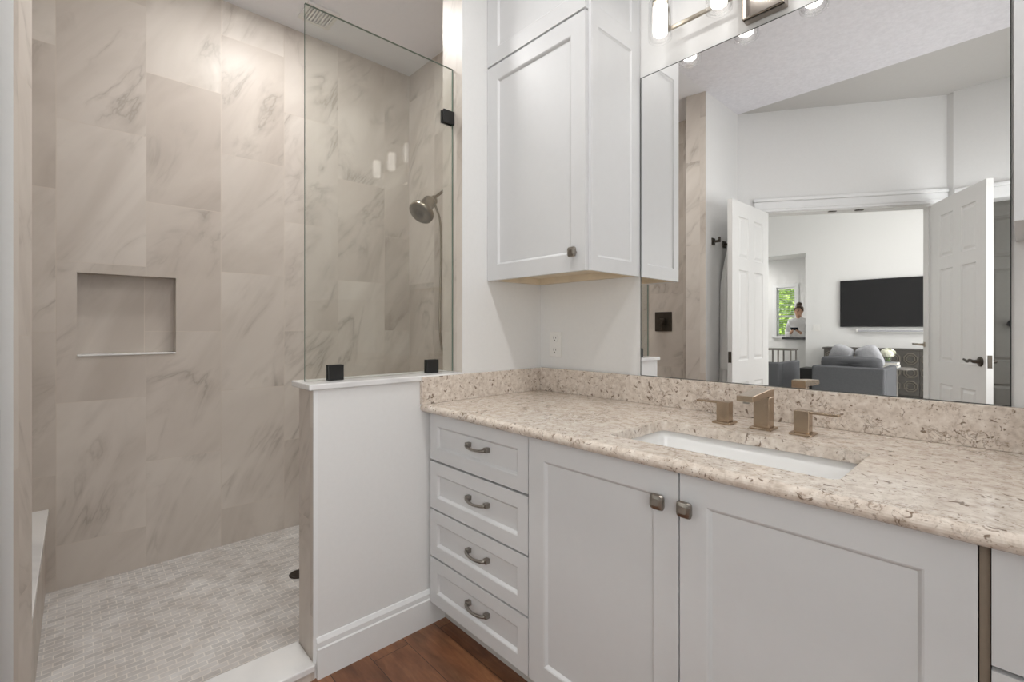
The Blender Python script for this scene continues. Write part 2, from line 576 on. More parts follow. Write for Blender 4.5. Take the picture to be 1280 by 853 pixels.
# right wall
RY0, RY1, RZ0, RZ1 = -3.20, -1.50, .90, 2.20
bm = new()
box(bm, XR, XR + .13, -3.35, RY0, 0, CZ); box(bm, XR, XR + .13, RY1, .15, 0, CZ)
box(bm, XR, XR + .13, RY0, RY1, 0, RZ0); box(bm, XR, XR + .13, RY0, RY1, RZ1, CZ)
struct('wall_right', bm, M['wall'])
bm = new()
for y0, y1, z0, z1 in ((RY0, RY0 + .05, RZ0, RZ1), (RY1 - .05, RY1, RZ0, RZ1), (RY0, RY1, RZ0, RZ0 + .05), (RY0, RY1, RZ1 - .05, RZ1), ((RY0 + RY1) / 2 - .02, (RY0 + RY1) / 2 + .02, RZ0, RZ1)):
    box(bm, XR + .03, XR + .075, y0, y1, z0, z1)
for y0, y1, z0, z1 in ((RY0 - .08, RY0, RZ0 - .08, RZ1 + .08), (RY1, RY1 + .08, RZ0 - .08, RZ1 + .08), (RY0, RY1, RZ1, RZ1 + .08), (RY0, RY1, RZ0 - .08, RZ0)):
    box(bm, XR - .018, XR, y0, y1, z0, z1, .003)
struct('added_window', bm, M['trim'])  # unseen window, added to carry the extra bathroom daylight
# ceilings
bm = new(); box(bm, 0, 2.4, -2.483, .15, CZ, CZ + .06)
struct('ceiling_bathroom', bm, M['tex_ceiling'])
bm = new(); box(bm, -1.54, 0, -2.45, .2, CZ, CZ + .06)
struct('ceiling_shower', bm, M['shower_ceiling'])
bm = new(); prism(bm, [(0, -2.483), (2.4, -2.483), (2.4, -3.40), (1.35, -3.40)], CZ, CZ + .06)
struct('ceiling_alcove', bm, M['dimmed_smooth_ceiling'])

# angled wall with the double doorway
AD = Vector((math.cos(R(34.17)), -math.sin(R(34.17)), 0)); AN = Vector((math.sin(R(34.17)), math.cos(R(34.17)), 0))
AM = Matrix.Translation((0, -2.483, 0)) @ Matrix.Rotation(R(-34.17), 4, 'Z')     # local x along the wall, +y into the bathroom
T0, T1, TE, DH = .225, 1.462, 1.546, 2.232
bm = new()
box(bm, 0, T0, -.12, 0, 0, 3.95, mat=AM); box(bm, T1, TE, -.12, 0, 0, 3.95, mat=AM); box(bm, T0, T1, -.12, 0, DH, 3.95, mat=AM)
struct('wall_doorway', bm, M['wall'])
bm = new()
box(bm, T0 - .095, T0, 0, .018, 0, DH + .0, .004, mat=AM)
box(bm, T1, TE - .002, 0, .018, 0, DH, .004, mat=AM)
box(bm, T0 - .095, TE - .002, 0, .02, DH, DH + .085, .004, mat=AM)
box(bm, T0 - .105, TE - .002, 0, .034, DH + .085, DH + .115, .008, mat=AM)
box(bm, T0 - .095, TE - .002, 0, .026, DH + .02, DH + .035, .004, mat=AM)
struct('trim_6', bm, M['trim'])
bm = new()
box(bm, T0, T0 + .012, -.125, 0, 0, DH, mat=AM); box(bm, T1 - .012, T1, -.125, 0, 0, DH, mat=AM); box(bm, T0, T1, -.125, 0, DH - .012, DH, mat=AM)
box(bm, T0 + .012, T0 + .024, -.075, -.04, 0, DH, mat=AM); box(bm, T1 - .024, T1 - .012, -.075, -.04, 0, DH, mat=AM)
struct('trim_7', bm, M['door'])
# wall beyond, closet door closed, its grey standing in for the doorway's shade
YC = -3.32
bm = new()
prism(bm, [(1.279, -3.351), (1.318, YC), (1.40, YC), (1.40, -3.47), (1.25, -3.47)], 0, 3.95)
box(bm, 1.40, 2.20, -3.47, YC, 2.21, 3.95); box(bm, 2.20, 4.6, -3.47, YC, 0, 3.95)
struct('wall_closet', bm, M['wall'])
bm = new()
box(bm, 1.33, 1.40, YC, YC + .018, 0, 2.21, .004); box(bm, 2.20, XR, YC, YC + .018, 0, 2.21, .004)
box(bm, 1.33, XR, YC, YC + .02, 2.21, 2.295, .004); box(bm, 1.325, XR, YC, YC + .034, 2.295, 2.325, .006)
struct('trim_8', bm, M['trim'])

# bedroom shell
bm = new(); box(bm, -4.2, -.153, -2.60, -2.4505, 0, 3.95)
struct('wall_bedroom_north', bm, M['wall'])
TVY = -9.0
bm = new()
box(bm, -1.279, 4.6, TVY - .15, TVY, 0, 3.95)
box(bm, -4.2, -1.279, TVY - .15, TVY, 2.74, 3.95)
struct('wall_television', bm, M['wall'])
bm = new(); box(bm, -4.35, -4.2, -12.0, -2.45, 0, 3.95)
struct('wall_bedroom_left', bm, M['wall'])
bm = new()
box(bm, 4.6, 4.75, -9.2, -7.6, 0, 3.95); box(bm, 4.6, 4.75, -4.4, -3.3, 0, 3.95)
box(bm, 4.6, 4.75, -7.6, -4.4, 0, .5); box(bm, 4.6, 4.75, -7.6, -4.4, 2.7, 3.95)  # unseen opening added for the extra bedroom daylight
struct('wall_bedroom_right', bm, M['wall'])
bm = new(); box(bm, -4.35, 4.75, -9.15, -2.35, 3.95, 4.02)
struct('ceiling_bedroom', bm, M['dimmed_smooth_ceiling'])
# sitting nook beyond the opening
bm = new(); box(bm, -1.279, -1.13, -12.0, TVY - .15, 0, 3.1)
struct('wall_nook_right', bm, M['wall'])
FY = -11.6
WX0, WX1, WZ0, WZ1 = -2.66, -2.235, 1.03, 2.27
bm = new()
box(bm, -4.2, WX0, FY - .15, FY, 0, 3.1); box(bm, WX1, -1.2, FY - .15, FY, 0, 3.1)
box(bm, WX0, WX1, FY - .15, FY, 0, WZ0); box(bm, WX0, WX1, FY - .15, FY, WZ1, 3.1)
struct('wall_nook_back', bm, M['wall'])
bm = new(); box(bm, -4.2, -1.13, -12.0, TVY - .15, 3.0, 3.08)
struct('ceiling_nook', bm, M['wall'])

# baseboards with a stepped profile
def baseboard(name, a, b, n, ret=False):
    prof = [(0, 0), (.017, 0), (.017, .104), (.0125, .108), (.0125, .126), (.0095, .131), (.0045, .1395), (0, .141)]
    a = Vector((a[0], a[1], 0)); b = Vector((b[0], b[1], 0)); n = Vector((n[0], n[1], 0))
    bm = new()
    loft(bm, [[p + n * d + Vector((0, 0, h)) for d, h in prof] for p in (a, b)])
    return struct(name, bm, M['trim'])
baseboard('baseboard_half_wall', (0, HW + .006), (0, -.60), (1, 0))
baseboard('baseboard_left', (0, JY - .004), (0, -2.48), (1, 0))
baseboard('baseboard_right', (XR, -.70), (XR, -3.30), (-1, 0))
bm = new(); box(bm, -1.26, 4.5, TVY, TVY + .016, 0, .14)
struct('baseboard_bedroom', bm, M['trim'])

# ================================================================== VANITY
YF = -.678
GAPZ0, TOPZ = .10, .884
def pull(parent, x, z, w=.108):
    """arched cabinet pull, two square feet and a bowed bar"""
    bm = new()
    y = YF + .010
    for s in (-1, 1):
        xx = x + s * w / 2
        box(bm, xx - .009, xx + .009, y - .020, y, z - .008, z + .010, .002)
    pts = spline([(x - w / 2, y - .018, z), (x - w * .34, y - .027, z - .003), (x, y - .032, z - .005), (x + w * .34, y - .027, z - .003), (x + w / 2, y - .018, z)], 5)
    rr = [.0062 + .0018 * abs(2 * i / (len(pts) - 1) - 1) for i in range(len(pts))]
    tube(bm, pts, rr, 8, flat=.75)
    return obj('pull', bm, M['pewter'], parent, smooth=True)

def knob(parent, x, y, z, m=None):
    """square pillow knob on a round stem, pointing to -y"""
    bm = new()
    lathe(bm, [(.007, 0), (.006, .008), (.008, .014)], (x, y, z), (0, -1, 0), 12)
    def sq(h, d, r=.3):
        pts = []
        for k in range(16):
            a = 2 * PI * k / 16 + PI / 16
            c, s = math.cos(a), math.sin(a)
            e = .45
            pts.append((x + h * math.copysign(abs(c) ** e, c), y - d, z + h * math.copysign(abs(s) ** e, s)))
        return pts
    loft(bm, [sq(.009, .012), sq(.0185, .018), sq(.020, .024), sq(.0172, .029), sq(.009, .0315)])
    return obj('knob', bm, m or M['pewter'], parent, smooth=False, bevel=0)

def cabinet_body(root, x0, x1, rails):
    bm = new()
    yb = -.003
    box(bm, x0, x0 + .016, YF + .022, yb, GAPZ0, TOPZ); box(bm, x1 - .016, x1, YF + .022, yb, GAPZ0, TOPZ)
    box(bm, x0 + .016, x1 - .016, YF + .022, yb, GAPZ0, GAPZ0 + .016); box(bm, x0 + .016, x1 - .016, -.018, yb, GAPZ0 + .016, TOPZ)
    box(bm, x0 + .016, x1 - .016, YF + .022, YF + .034, GAPZ0 + .016, TOPZ)
    obj('body', bm, [M['gap']], root)
    bm = new()
    box(bm, x0, x1, -.60, -.585, 0, GAPZ0)
    obj('toe_kick', bm, M['toe'], root)

ZD = [(.695, .884), (.494, .6865), (.2955, .4865), (.100, .2875)]
def drawer_stack(name, label, x0, x1, fx0, fx1):
    root = thing(name, label, 'drawer cabinet', (x0, -.6, 0), 0, 'vanity drawer cabinets')
    cabinet_body(root, x0, x1, 3)
    for z0, z1 in ZD:
        bm = shaker(fx0, fx1, YF, z0, z1, .048, .0215)
        d = obj('drawer', bm, M['cabinet'], root, bevel=.0015)
        pull(d, fx0 + (fx1 - fx0) * .54 if fx0 < 1 else (fx0 + fx1) / 2, (z0 + z1) / 2 + .008)
    return root
drawer_stack('drawer_cabinet', 'white four-drawer vanity cabinet against the half wall, left of the sink doors', .004, .601, .02, .5985)
drawer_stack('drawer_cabinet', 'white vanity drawer cabinet at the right edge, past the taupe filler strip', 1.659, 2.262, 1.6605, 2.25)

root = thing('sink_cabinet', 'wide white two-door vanity cabinet under the sink', 'cabinet', (1.12, -.6, 0))
cabinet_body(root, .603, 1.646, 1)
for x0, x1, kx in ((.6035, 1.1225, 1.078), (1.1265, 1.6445, 1.149)):
    d = obj('door', shaker(x0, x1, YF, .100, .884, .066, .0215), M['cabinet'], root, bevel=.0015)
    knob(d, kx, YF, .806)
bm = new(); box(bm, 1.6462, 1.6588, YF + .012, -.01, .0, TOPZ)
f = obj('filler_strip', bm, M['taupe'], root); f['label'] = 'narrow taupe strip'

# countertop with a hole for the sink, rounded front edge
CT0, CT1 = .890, .922
CYF = -.714
HX0, HX1, HY0, HY1 = .862, 1.436, -.603, -.292
root = thing('countertop', 'beige speckled granite countertop with backsplash on the white vanity', 'countertop', (1.1, -.35, CT0))
bm = new()
rp = (CT1 - CT0) / 2
prof = [(HY0, CT1), (HY0, CT0), (CYF + rp, CT0)] + [(CYF + rp - rp * math.sin(a), CT0 + rp - rp * math.cos(a)) for a in [PI * k / 10 for k in range(1, 10)]] + [(CYF + rp, CT1)]
loft(bm, [[(x, y, z) for y, z in prof] for x in (.001, XR - .002)])
box(bm, .001, XR - .002, HY1, -.001, CT0, CT1)
box(bm, .001, HX0, HY0, HY1, CT0, CT1); box(bm, HX1, XR - .002, HY0, HY1, CT0, CT1)
r = .022
for cx, cy, sx, sy in ((HX0, HY0, 1, 1), (HX1, HY0, -1, 1), (HX0, HY1, 1, -1), (HX1, HY1, -1, -1)):
    pts = [(cx, cy)] + [(cx + sx * (r - r * math.cos(a)), cy + sy * (r - r * math.sin(a))) for a in [PI / 2 * k / 6 for k in range(7)]]
    pts = [(cx, cy)] + [(cx + sx * (r - r * math.sin(a)), cy + sy * (r - r * math.cos(a))) for a in [PI / 2 * k / 6 for k in range(7)]]
    prism(bm, pts, CT0 + .0002, CT1 - .0001)
o = obj('slab', bm, M['granite'], root)
bm = new(); box(bm, .022, XR - .002, -.021, -.0008, CT1, 1.036, .002)
obj('backsplash', bm, M['granite'], root)
bm = new(); box(bm, .0008, .021, -.716, -.0008, CT1, 1.034, .002)
obj('backsplash', bm, M['granite'], root)

# undermount sink
root = thing('sink', 'white rectangular undermount sink set in the granite countertop', 'sink', (1.149, -.45, .74))
def rrect(x0, x1, y0, y1, r, z, n=5):
    pts = []
    for cx, cy, a0 in ((x1 - r, y1 - r, 0), (x0 + r, y1 - r, 90), (x0 + r, y0 + r, 180), (x1 - r, y0 + r, 270)):
        for k in range(n + 1):
            a = R(a0 + 90 * k / n)
            pts.append((cx + r * math.cos(a), cy + r * math.sin(a), z))
    return pts
bm = new()
e = .012
rg = [rrect(HX0 - .03, HX1 + .03, HY0 - .03, HY1 + .03, .04, CT0 - .001), rrect(HX0 + .004 - e, HX1 - .004 + e, HY0 + .004 - e, HY1 - .004 + e, .03, CT0 - .001),
      rrect(HX0 - e + .006, HX1 + e - .006, HY0 - e + .006, HY1 + e - .006, .035, CT0 - .03),
      rrect(HX0 + .004, HX1 - .004, HY0 + .004, HY1 - .004, .04, .785), rrect(HX0 + .02, HX1 - .02, HY0 + .02, HY1 - .02, .045, .768),
      rrect(HX0 + .06, HX1 - .06, HY0 + .06, HY1 - .06, .04, .762), rrect(1.149 - .03, 1.149 + .03, -.45 - .03, -.45 + .03, .029, .758)]
loft(bm, rg, cap=False)
out = [rrect(HX0 - .03, HX1 + .03, HY0 - .03, HY1 + .03, .04, CT0 - .001), rrect(HX0 - .03, HX1 + .03, HY0 - .03, HY1 + .03, .04, CT0 - .02),
       rrect(HX0 - .02, HX1 + .02, HY0 - .02, HY1 + .02, .05, .755), rrect(1.149 - .03, 1.149 + .03, -.45 - .03, -.45 + .03, .029, .744)]
loft(bm, out, cap=False)
obj('basin', bm, M['ceramic'], root, smooth=True)
bm = new(); lathe(bm, [(.034, 0), (.034, .003), (.024, .004), (.022, .001), (.0, .001)], (1.149, -.45, .7585), n=24)
obj('drain', bm, M['nickel'], root, smooth=True)

# widespread faucet: square posts on square plates
root = thing('faucet', 'brushed champagne-nickel widespread faucet with square spout and two lever handles behind the sink', 'faucet', (1.143, -.178, CT1))
FYC = -.178
def plate(bm, x, s=.030):
    box(bm, x - s, x + s, FYC - s, FYC + s, CT1, CT1 + .007, .002)
bm = new(); plate(bm, 1.143, .032)
box(bm, 1.143 - .023, 1.143 + .023, FYC - .021, FYC + .021, CT1 + .006, CT1 + .101, .0)
loft(bm, [[(1.143 + sx * .0231, y, z) for sx, z in ((-1, zb), (1, zb), (1, zt), (-1, zt))] for y, zb, zt in ((FYC + .021, CT1 + .100, CT1 + .126), (FYC - .02, CT1 + .103, CT1 + .126), (FYC - .150, CT1 + .100, CT1 + .117))])
sp = obj('spout', bm, M['faucet'], root, bevel=.0015)
bm = new(); lathe(bm, [(.009, 0), (.009, .007)], (1.143, FYC - .136, CT1 + .094), n=14)
obj('aerator', bm, M['pewter'], sp, smooth=True)
for x, s in ((1.022, -1), (1.252, 1)):
    bm = new(); plate(bm, x)
    box(bm, x - .020, x + .020, FYC - .018, FYC + .018, CT1 + .006, CT1 + .072, .0015)
    h = obj('handle', bm, M['faucet'], root)
    bm = new(); a, b = sorted((x + s * .012, x + s * .092))
    box(bm, a, b, FYC - .011, FYC + .011, CT1 + .064, CT1 + .071, .0015)
    obj('lever', bm, M['faucet'], h)

# ================================================================== MIRROR, OUTLET, VANITY LIGHT
bm = new(); box(bm, .594, 1.673, 0, .0048, 1.0365, 2.296)
by_normal(bm, lambda n, c: 0 if n.y < -.5 else 1)
for a in ((.5925, .5952, 1.0365, 2.2970), (1.6720, 1.6740, 1.0365, 2.2970), (.5925, 1.6740, 2.2950, 2.2970), (.5925, 1.6740, 1.0362, 1.0380)):
    n0 = len(bm.faces); box(bm, a[0], a[1], -.0012, .0046, a[2], a[3], 0, 1)
o = obj('wall_mirror', bm, [M['mirror'], M['mirroredge']])
tag(o, 'large frameless wall mirror standing on the granite backsplash between two white cabinets', 'mirror')

root = thing('electrical_outlet', 'white duplex electrical outlet on the wall left of the mirror', 'outlet', (.106, YM, 1.155))
bm = new(); box(bm, .066, .146, YM - .006, YM - .0003, 1.093, 1.217, .003)
obj('cover_plate', bm, M['plastic'], root)
for dz in (-.03, .03):
    bm = new(); lathe(bm, [(.020, 0), (.020, .0025), (.018, .003)], (.106, YM - .0055, 1.155 + dz), (0, -1, 0), 20)
    rc = obj('receptacle', bm, M['plastic'], root)
    bm = new()
    box(bm, .0975, .1000, YM - .0092, YM - .0080, 1.155 + dz - .002, 1.155 + dz + .010)
    box(bm, .1120, .1145, YM - .0092, YM - .0080, 1.155 + dz - .001, 1.155 + dz + .009)
    lathe(bm, [(.003, 0), (.003, .0012)], (.106, YM - .0080, 1.155 + dz - .009), (0, -1, 0), 10)
    s_ = obj('slots', bm, M['slot'], rc); s_['label'] = 'dark slots'

root = thing('vanity_light', 'nickel vanity light bar with lit glass cylinder shades above the mirror', 'wall lamp', (1.09, YM, 2.35))
bm = new(); box(bm, 1.022, 1.158, YM - .045, YM - .0005, 2.318, 2.46, .004)
obj('backplate', bm, M['chrome'], root)
bm = new(); box(bm, .745, 1.434, YM - .058, YM - .046, 2.405, 2.419, .002)
obj('bar', bm, M['nickel'], root)
for k in range(4):
    x = .752 + .225 * k
    y = -.118
    bm = new()
    box(bm, x - .008, x + .008, y, YM - .055, 2.405, 2.419, .002)
    lathe(bm, [(.030, 0), (.030, .012), (.012, .016), (.012, .030)], (x, y, 2.478), n=20)
    box(bm, x - .006, x + .006, y + .046, y + .056, 2.410, 2.486, .001); box(bm, x - .006, x + .006, y, y + .056, 2.480, 2.489, .001)
    a = obj('lamp_arm', bm, M['nickel'], root)
    bm = new(); lathe(bm, [(.018, 0), (.026, .006), (.027, .014), (.027, .112), (.024, .120), (.010, .122)], (x, y, 2.356), n=20)
    b = obj('diffuser', bm, M['diffuser'], a, smooth=True); b['label'] = 'glowing frosted inner cylinder'
    bm = new(); lathe(bm, [(.0, 0), (.038, 0), (.043, .004), (.044, .012), (.044, .146), (.040, .146), (.040, .014), (.036, .008), (0, .008)], (x, y, 2.338), n=28)
    b = obj('glass_shade', bm, M['shade'], a, smooth=True); b['label'] = 'clear glass outer cylinder'

# ================================================================== WALL CABINETS
def wall_cabinet(label, x0, x1, side, knobx, under='maple'):
    root = thing('wall_cabinet', label, 'cabinet', (x0, -.17, 1.455), 0, 'white wall cabinets beside the mirror')
    yb, yd = -.3325, -.354
    xa, xb = x0 + .0015, x1
    bm = new()
    zb = 1.458
    box(bm, xa, xb, yb, YM - .001, zb + .03, 3.092)
    # bottom rim: rails round a recessed underside
    box(bm, xa, xb, yb, yb + .02, zb, zb + .03); box(bm, xa, xb, -.02, YM - .001, zb, zb + .03)
    box(bm, xa, xa + .02, yb + .02, -.02, zb, zb + .03); box(bm, xb - .02, xb, yb + .02, -.02, zb, zb + .03)
    by_normal(bm, lambda n, c: 1 if c.z < zb + .031 and abs(n.z) > .5 else (1 if c.z < zb + .03 and xa + .01 < c.x < xb - .01 and yb + .01 < c.y < -.01 else 0))
    obj('body', bm, [M['cabinet'], M[under]], root)
    d = obj('door', shaker(x0 + .002, x1 - .001, yd, 1.456, 2.438, .068, .0205), M['cabinet'], root, bevel=.0015)
    knob(d, knobx, yd, 1.527)
    obj('door', shaker(x0 + .002, x1 - .001, yd, 2.448, 3.088, .068, .0205), M['cabinet'], root, bevel=.0015)
    if side:
        W, H = .332, 3.088 - 1.456
        m = Matrix.Translation((x1 + .012, yb + .0005, 1.456)) @ Matrix.Rotation(R(90), 4, 'Z')
        bm = new(); paneled(bm, W, H, .0118, [0, .044, W - .062, W], [0, .055, .938, 1.012, H - .055, H], [(0, 0), (.003, .003), (.008, .006), (.0081, .006)], mat=m)
        obj('side_panel', bm, M['cabinet'], root)
    return root
wall_cabinet('tall white wall cabinet in the corner left of the mirror', 0.0, .577, 1, .530)
wall_cabinet('white wall cabinet right of the mirror, cut by the picture edge', 1.680, XR - .002, 0, 1.735, 'cabinet')

# ================================================================== SHOWER FITTINGS
GX = -.072
root = thing('shower_glass_panel', 'frameless clear glass shower panel standing on the half wall', 'glass panel', (GX, -.82, 1.042))
bm = new(); box(bm, GX - .005, GX + .005, -1.152, -.500, 1.0425, 2.415)
by_normal(bm, lambda n, c: 0 if abs(n.x) > .5 else 1)
obj('glass', bm, [M['glass'], M['glassedge']], root)
for cy, cz in ((-1.041, 1.0695), (-.612, 1.0695)):
    bm = new(); box(bm, GX - .014, GX - .0052, cy - .029, cy + .029, 1.0405, 1.0405 + .058, .0015); box(bm, GX + .0052, GX + .014, cy - .029, cy + .029, 1.0405, 1.0405 + .058, .0015)
    box(bm, GX - .010, GX + .010, cy - .027, cy + .027, 1.0403, 1.0425)
    c_ = obj('clamp', bm, M['black'], root); c_['label'] = 'square black glass clamp'
bm = new(); box(bm, GX - .014, GX - .0052, -.556, -.4975, 2.16, 2.218, .0015); box(bm, GX + .0052, GX + .014, -.556, -.4975, 2.16, 2.218, .0015)
c_ = obj('clamp', bm, M['black'], root); c_['label'] = 'square black glass clamp'

# shower head with hose
SX = -.80
root = thing('hand_shower', 'brushed nickel hand shower head on a wall arm with a hanging hose', 'hand shower', (SX, .05, 2.13))
bm = new()
lathe(bm, [(.032, 0), (.032, .004), (.018, .012), (.012, .014)], (SX, .0495, 2.135), (0, -1, 0), 20)
tube(bm, spline([(SX, .045, 2.135), (SX, -.02, 2.125), (SX, -.075, 2.085), (SX, -.125, 2.045)], 5), .0095, 10)
obj('arm', bm, M['nickel'], root, smooth=True)
bm = new()
ax = Vector((.16, -.64, -.74)).normalized()
p0 = Vector((SX, -.122, 2.048))
lathe(bm, [(.012, -.012), (.017, -.006), (.017, .018), (.012, .024)], p0, (0, -.65, -.75), 14)
box(bm, SX - .014, SX + .014, -.134, -.104, 2.012, 2.044, .004)
obj('holder', bm, M['nickel'], root, smooth=False)
hb = p0 + Vector((0, -.018, -.012))
bm = new()
lathe(bm, [(.014, 0), (.034, .010), (.042, .024), (.045, .092), (.054, .108), (.076, .114), (.079, .122), (.078, .142), (.073, .146)], hb, ax, 28)
hd = obj('head', bm, M['nickel'], root, smooth=True)
bm = new(); lathe(bm, [(.072, 0), (.069, .002), (.028, .003), (.026, .0005), (.0, .0005)], hb + ax * .1455, ax, 28)
f = obj('spray_face', bm, M['pewter'], hd, smooth=True); f['label'] = 'darker round spray face'
bm = new()
tube(bm, spline([(SX, -.118, 2.020), (SX, -.102, 1.98), (SX, -.078, 1.92), (SX, -.068, 1.80), (SX, -.070, 1.60), (SX, -.076, 1.40), (SX, -.076, 1.22), (SX, -.060, 1.10), (SX + .03, -.030, .99), (SX + .10, .0, .95), (SX + .16, .030, 1.0)], 6), .0075, 8)
obj('hose', bm, M['nickel'], root, smooth=True)
bm = new(); lathe(bm, [(.028, 0), (.028, .006), (.014, .010), (.012, .022)], (SX + .16, .0495, 1.0), (0, -1, 0), 18)
obj('hose_outlet', bm, M['nickel'], root, smooth=True)

bm = new(); lathe(bm, [(.047, 0), (.047, .003), (.040, .004), (.034, .002), (.0, .002)], (-.772, -.938, .0005), n=28)
for k in range(8):
    a = 2 * PI * k / 8
    lathe(bm, [(.006, .0035), (.006, .0042)], (-.772 + .022 * math.cos(a), -.938 + .022 * math.sin(a), .0), n=8)
o = obj('shower_drain', bm, M['dark_bronze']); tag(o, 'round dark metal drain in the mosaic shower floor', 'drain')

# bench along the left of the shower
root = thing('shower_bench', 'built-in tiled shower bench with a white marble seat at the far left', 'bench', (-.9, -2.05, 0))
bm = new(); box(bm, XB + .001, -.1535, YL + .001, -1.866, .001, .368)
by_normal(bm, lambda n, c: 1 if abs(n.x) > .5 else 0)
obj('base', bm, [M['tile_x'], M['tile_y']], root)
bm = new(); box(bm, XB + .001, -.1535, YL + .001, -1.855, .368, .392, .003)
obj('seat', bm, M['marble'], root)

# valve seen in the mirror
root = thing('shower_valve', 'square bronze shower valve on the tiled wall, seen in the mirror', 'valve', (-.56, YL, 1.30))
bm = new(); box(bm, -.66, -.49, YL + .0005, YL + .010, 1.205, 1.385, .004)
pl = obj('plate', bm, M['dark_bronze'], root)
bm = new(); lathe(bm, [(.030, 0), (.030, .03), (.024, .05), (.010, .052)], (-.575, YL + .010, 1.295), (0, 1, 0), 18); box(bm, -.582, -.568, YL + .05, YL + .062, 1.22, 1.30, .003)
obj('handle', bm, M['dark_bronze'], root)

# ceiling vent
root = thing('ceiling_vent', 'white square exhaust vent in the shower ceiling', 'vent', (-1.15, -.70, CZ))
bm = new()
VX0, VX1, VY0, VY1 = -1.24, -1.06, -.79, -.61
for a in ((VX0, VX1, VY0, VY0 + .02), (VX0, VX1, VY1 - .02, VY1), (VX0, VX0 + .02, VY0 + .02, VY1 - .02), (VX1 - .02, VX1, VY0 + .02, VY1 - .02)):
    box(bm, a[0], a[1], a[2], a[3], CZ - .014, CZ - .0005)
obj('frame', bm, M['plastic'], root)
bm = new()
for k in range(8):
    y = VY0 + .026 + k * .0175
    box(bm, VX0 + .02, VX1 - .02, y, y + .009, CZ - .011, CZ - .001)
obj('grille', bm, M['plastic'], root)

# ================================================================== SEEN IN THE MIRROR: left wall, doors
def robe_hook(y, label):
    root = thing('robe_hook', label, 'hook', (0, y, 1.93), group='robe hooks on the left wall')
    bm = new(); box(bm, .0004, .009, y - .026, y + .026, 1.902, 1.958, .003)
    obj('plate', bm, M['dark_bronze'], root)
    bm = new(); box(bm, .008, .058, y - .010, y + .010, 1.920, 1.938, .003); box(bm, .048, .060, y - .011, y + .011, 1.920, 1.962, .003)
    obj('peg', bm, M['dark_bronze'], root)
robe_hook(-2.0, 'empty dark robe hook, nearer the shower of the two beside the open door')
robe_hook(-2.2, 'dark robe hook holding up the white bathrobe')

# bathrobe hanging from the second hook
root = thing('bathrobe', 'white terry bathrobe hanging on the wall behind the open left door', 'bathrobe', (.05, -2.22, .5))
bm = new()
rings = []
for i in range(15):
    z = 1.90 - i * .095
    s = i / 14
    hw = .022 + .105 * min(1, (s * 5)) ** .8 + .03 * s
    hd = .022 + .040 * min(1, s * 4)
    cy = -2.185 - .02 * min(1, s * 4)
    ring = []
    for k in range(28):
        a = 2 * PI * k / 28
        fold = 1 + .20 * math.sin(5 * a + .8 * s) * min(1, s * 3) + .06 * math.sin(11 * a)
        ring.append((.062 + hd * math.sin(a) * fold if True else 0, cy + hw * math.cos(a) * (1 + .06 * math.sin(7 * a + 2 * s)), z))
    rings.append([(max(.006, x), y, zz) for x, y, zz in ring])
loft(bm, rings)
obj('body', bm, M['robe'], root, smooth=True)
bm = new()
sl = spline([(.08, -2.17, 1.62), (.085, -2.135, 1.45), (.08, -2.11, 1.25), (.08, -2.10, 1.07), (.08, -2.105, .90)], 6)
tube(bm, sl, [.035 + .022 * i / (len(sl) - 1) + (.008 if i > len(sl) - 7 else 0) for i in range(len(sl))], 14)
obj('sleeve', bm, M['robe'], root, smooth=True)
bm = new()
tube(bm, spline([(.105, -2.21, 1.22), (.115, -2.195, 1.0), (.110, -2.19, .75), (.112, -2.188, .52)], 5), .012, 8, flat=.4)
obj('belt', bm, M['robe'], root, smooth=True)

def lever_set(parent, W, z, side):
    """rosette and curved lever on one face of a door leaf, local frame; side -1 the y=0 face, +1 the back"""
    T = .036
    y = 0 if side < 0 else T
    bm = new()
    lathe(bm, [(.033, 0), (.033, .006), (.026, .010), (.013, .012), (.011, .040)], (W - .062, y, z), (0, side, 0), 20)
    yy = y + side * .040
    tube(bm, spline([(W - .060, yy, z), (W - .095, yy + side * .004, z + .006), (W - .13, yy, z - .004), (W - .165, yy - side * .004, z + .004), (W - .182, yy - side * .004, z + .008)], 5), [.0105] * 6 + [.009] * 8 + [.007] * 7, 8)
    o = obj('handle', bm, M['dark_bronze'], parent, smooth=True, local=True)
    o['label'] = 'dark curved lever handle'
def leaf(name, hinge, free, H=2.205, lever=True):
    hx, hy = hinge
    ang = math.atan2(free[1] - hy, free[0] - hx)
    W = math.hypot(free[0] - hx, free[1] - hy)
    root = bpy.data.objects.new(name, None); COL.objects.link(root)
    root.location = (hx, hy, .012); root.rotation_euler = (0, 0, ang)
    root['kind'] = 'structure'
    s, mm = W * .165, W * .15
    pw = (W - 2 * s - mm) / 2
    xs = [0, s, s + pw, s + pw + mm, W - s, W]
    zs = [0, .22, .83, .985, 1.71, 1.80, H - .125, H]
    zs = [0, .22, .80, .97, 1.675, 1.765, H - .115, H]
    bm = new()
    paneled(bm, W, H, .036, xs, zs, [(0, 0), (.006, .007), (.016, .009), (.034, .002), (.0341, .002)], both=True)
    p = obj('door_panel', bm, M['door'], root, local=True)
    if lever:
        lever_set(root, W, 1.0, -1); lever_set(root, W, 1.0, 1)
    bm = new(); box(bm, W - .0005, W + .002, .006, .030, .96, 1.045)
    o = obj('latch_plate', bm, M['dark_bronze'], root, local=True)
    for hz in (.25, 1.1, 1.95):
        bm = new(); lathe(bm, [(.007, -.045), (.007, .045)], (-.006, .018, hz), n=10)
        obj('hinge', bm, M['dark_bronze'], root, local=True, smooth=True)
    return root, p
d1, p1 = leaf('door_1', (.215, -2.585), (.200, -1.885), lever=False)
d2, p2 = leaf('door_2', (1.232, -3.255), (1.560, -2.640))
for o in (d1,): tag(o, 'white six-panel door leaf standing open by the left wall, seen in the mirror', 'door')
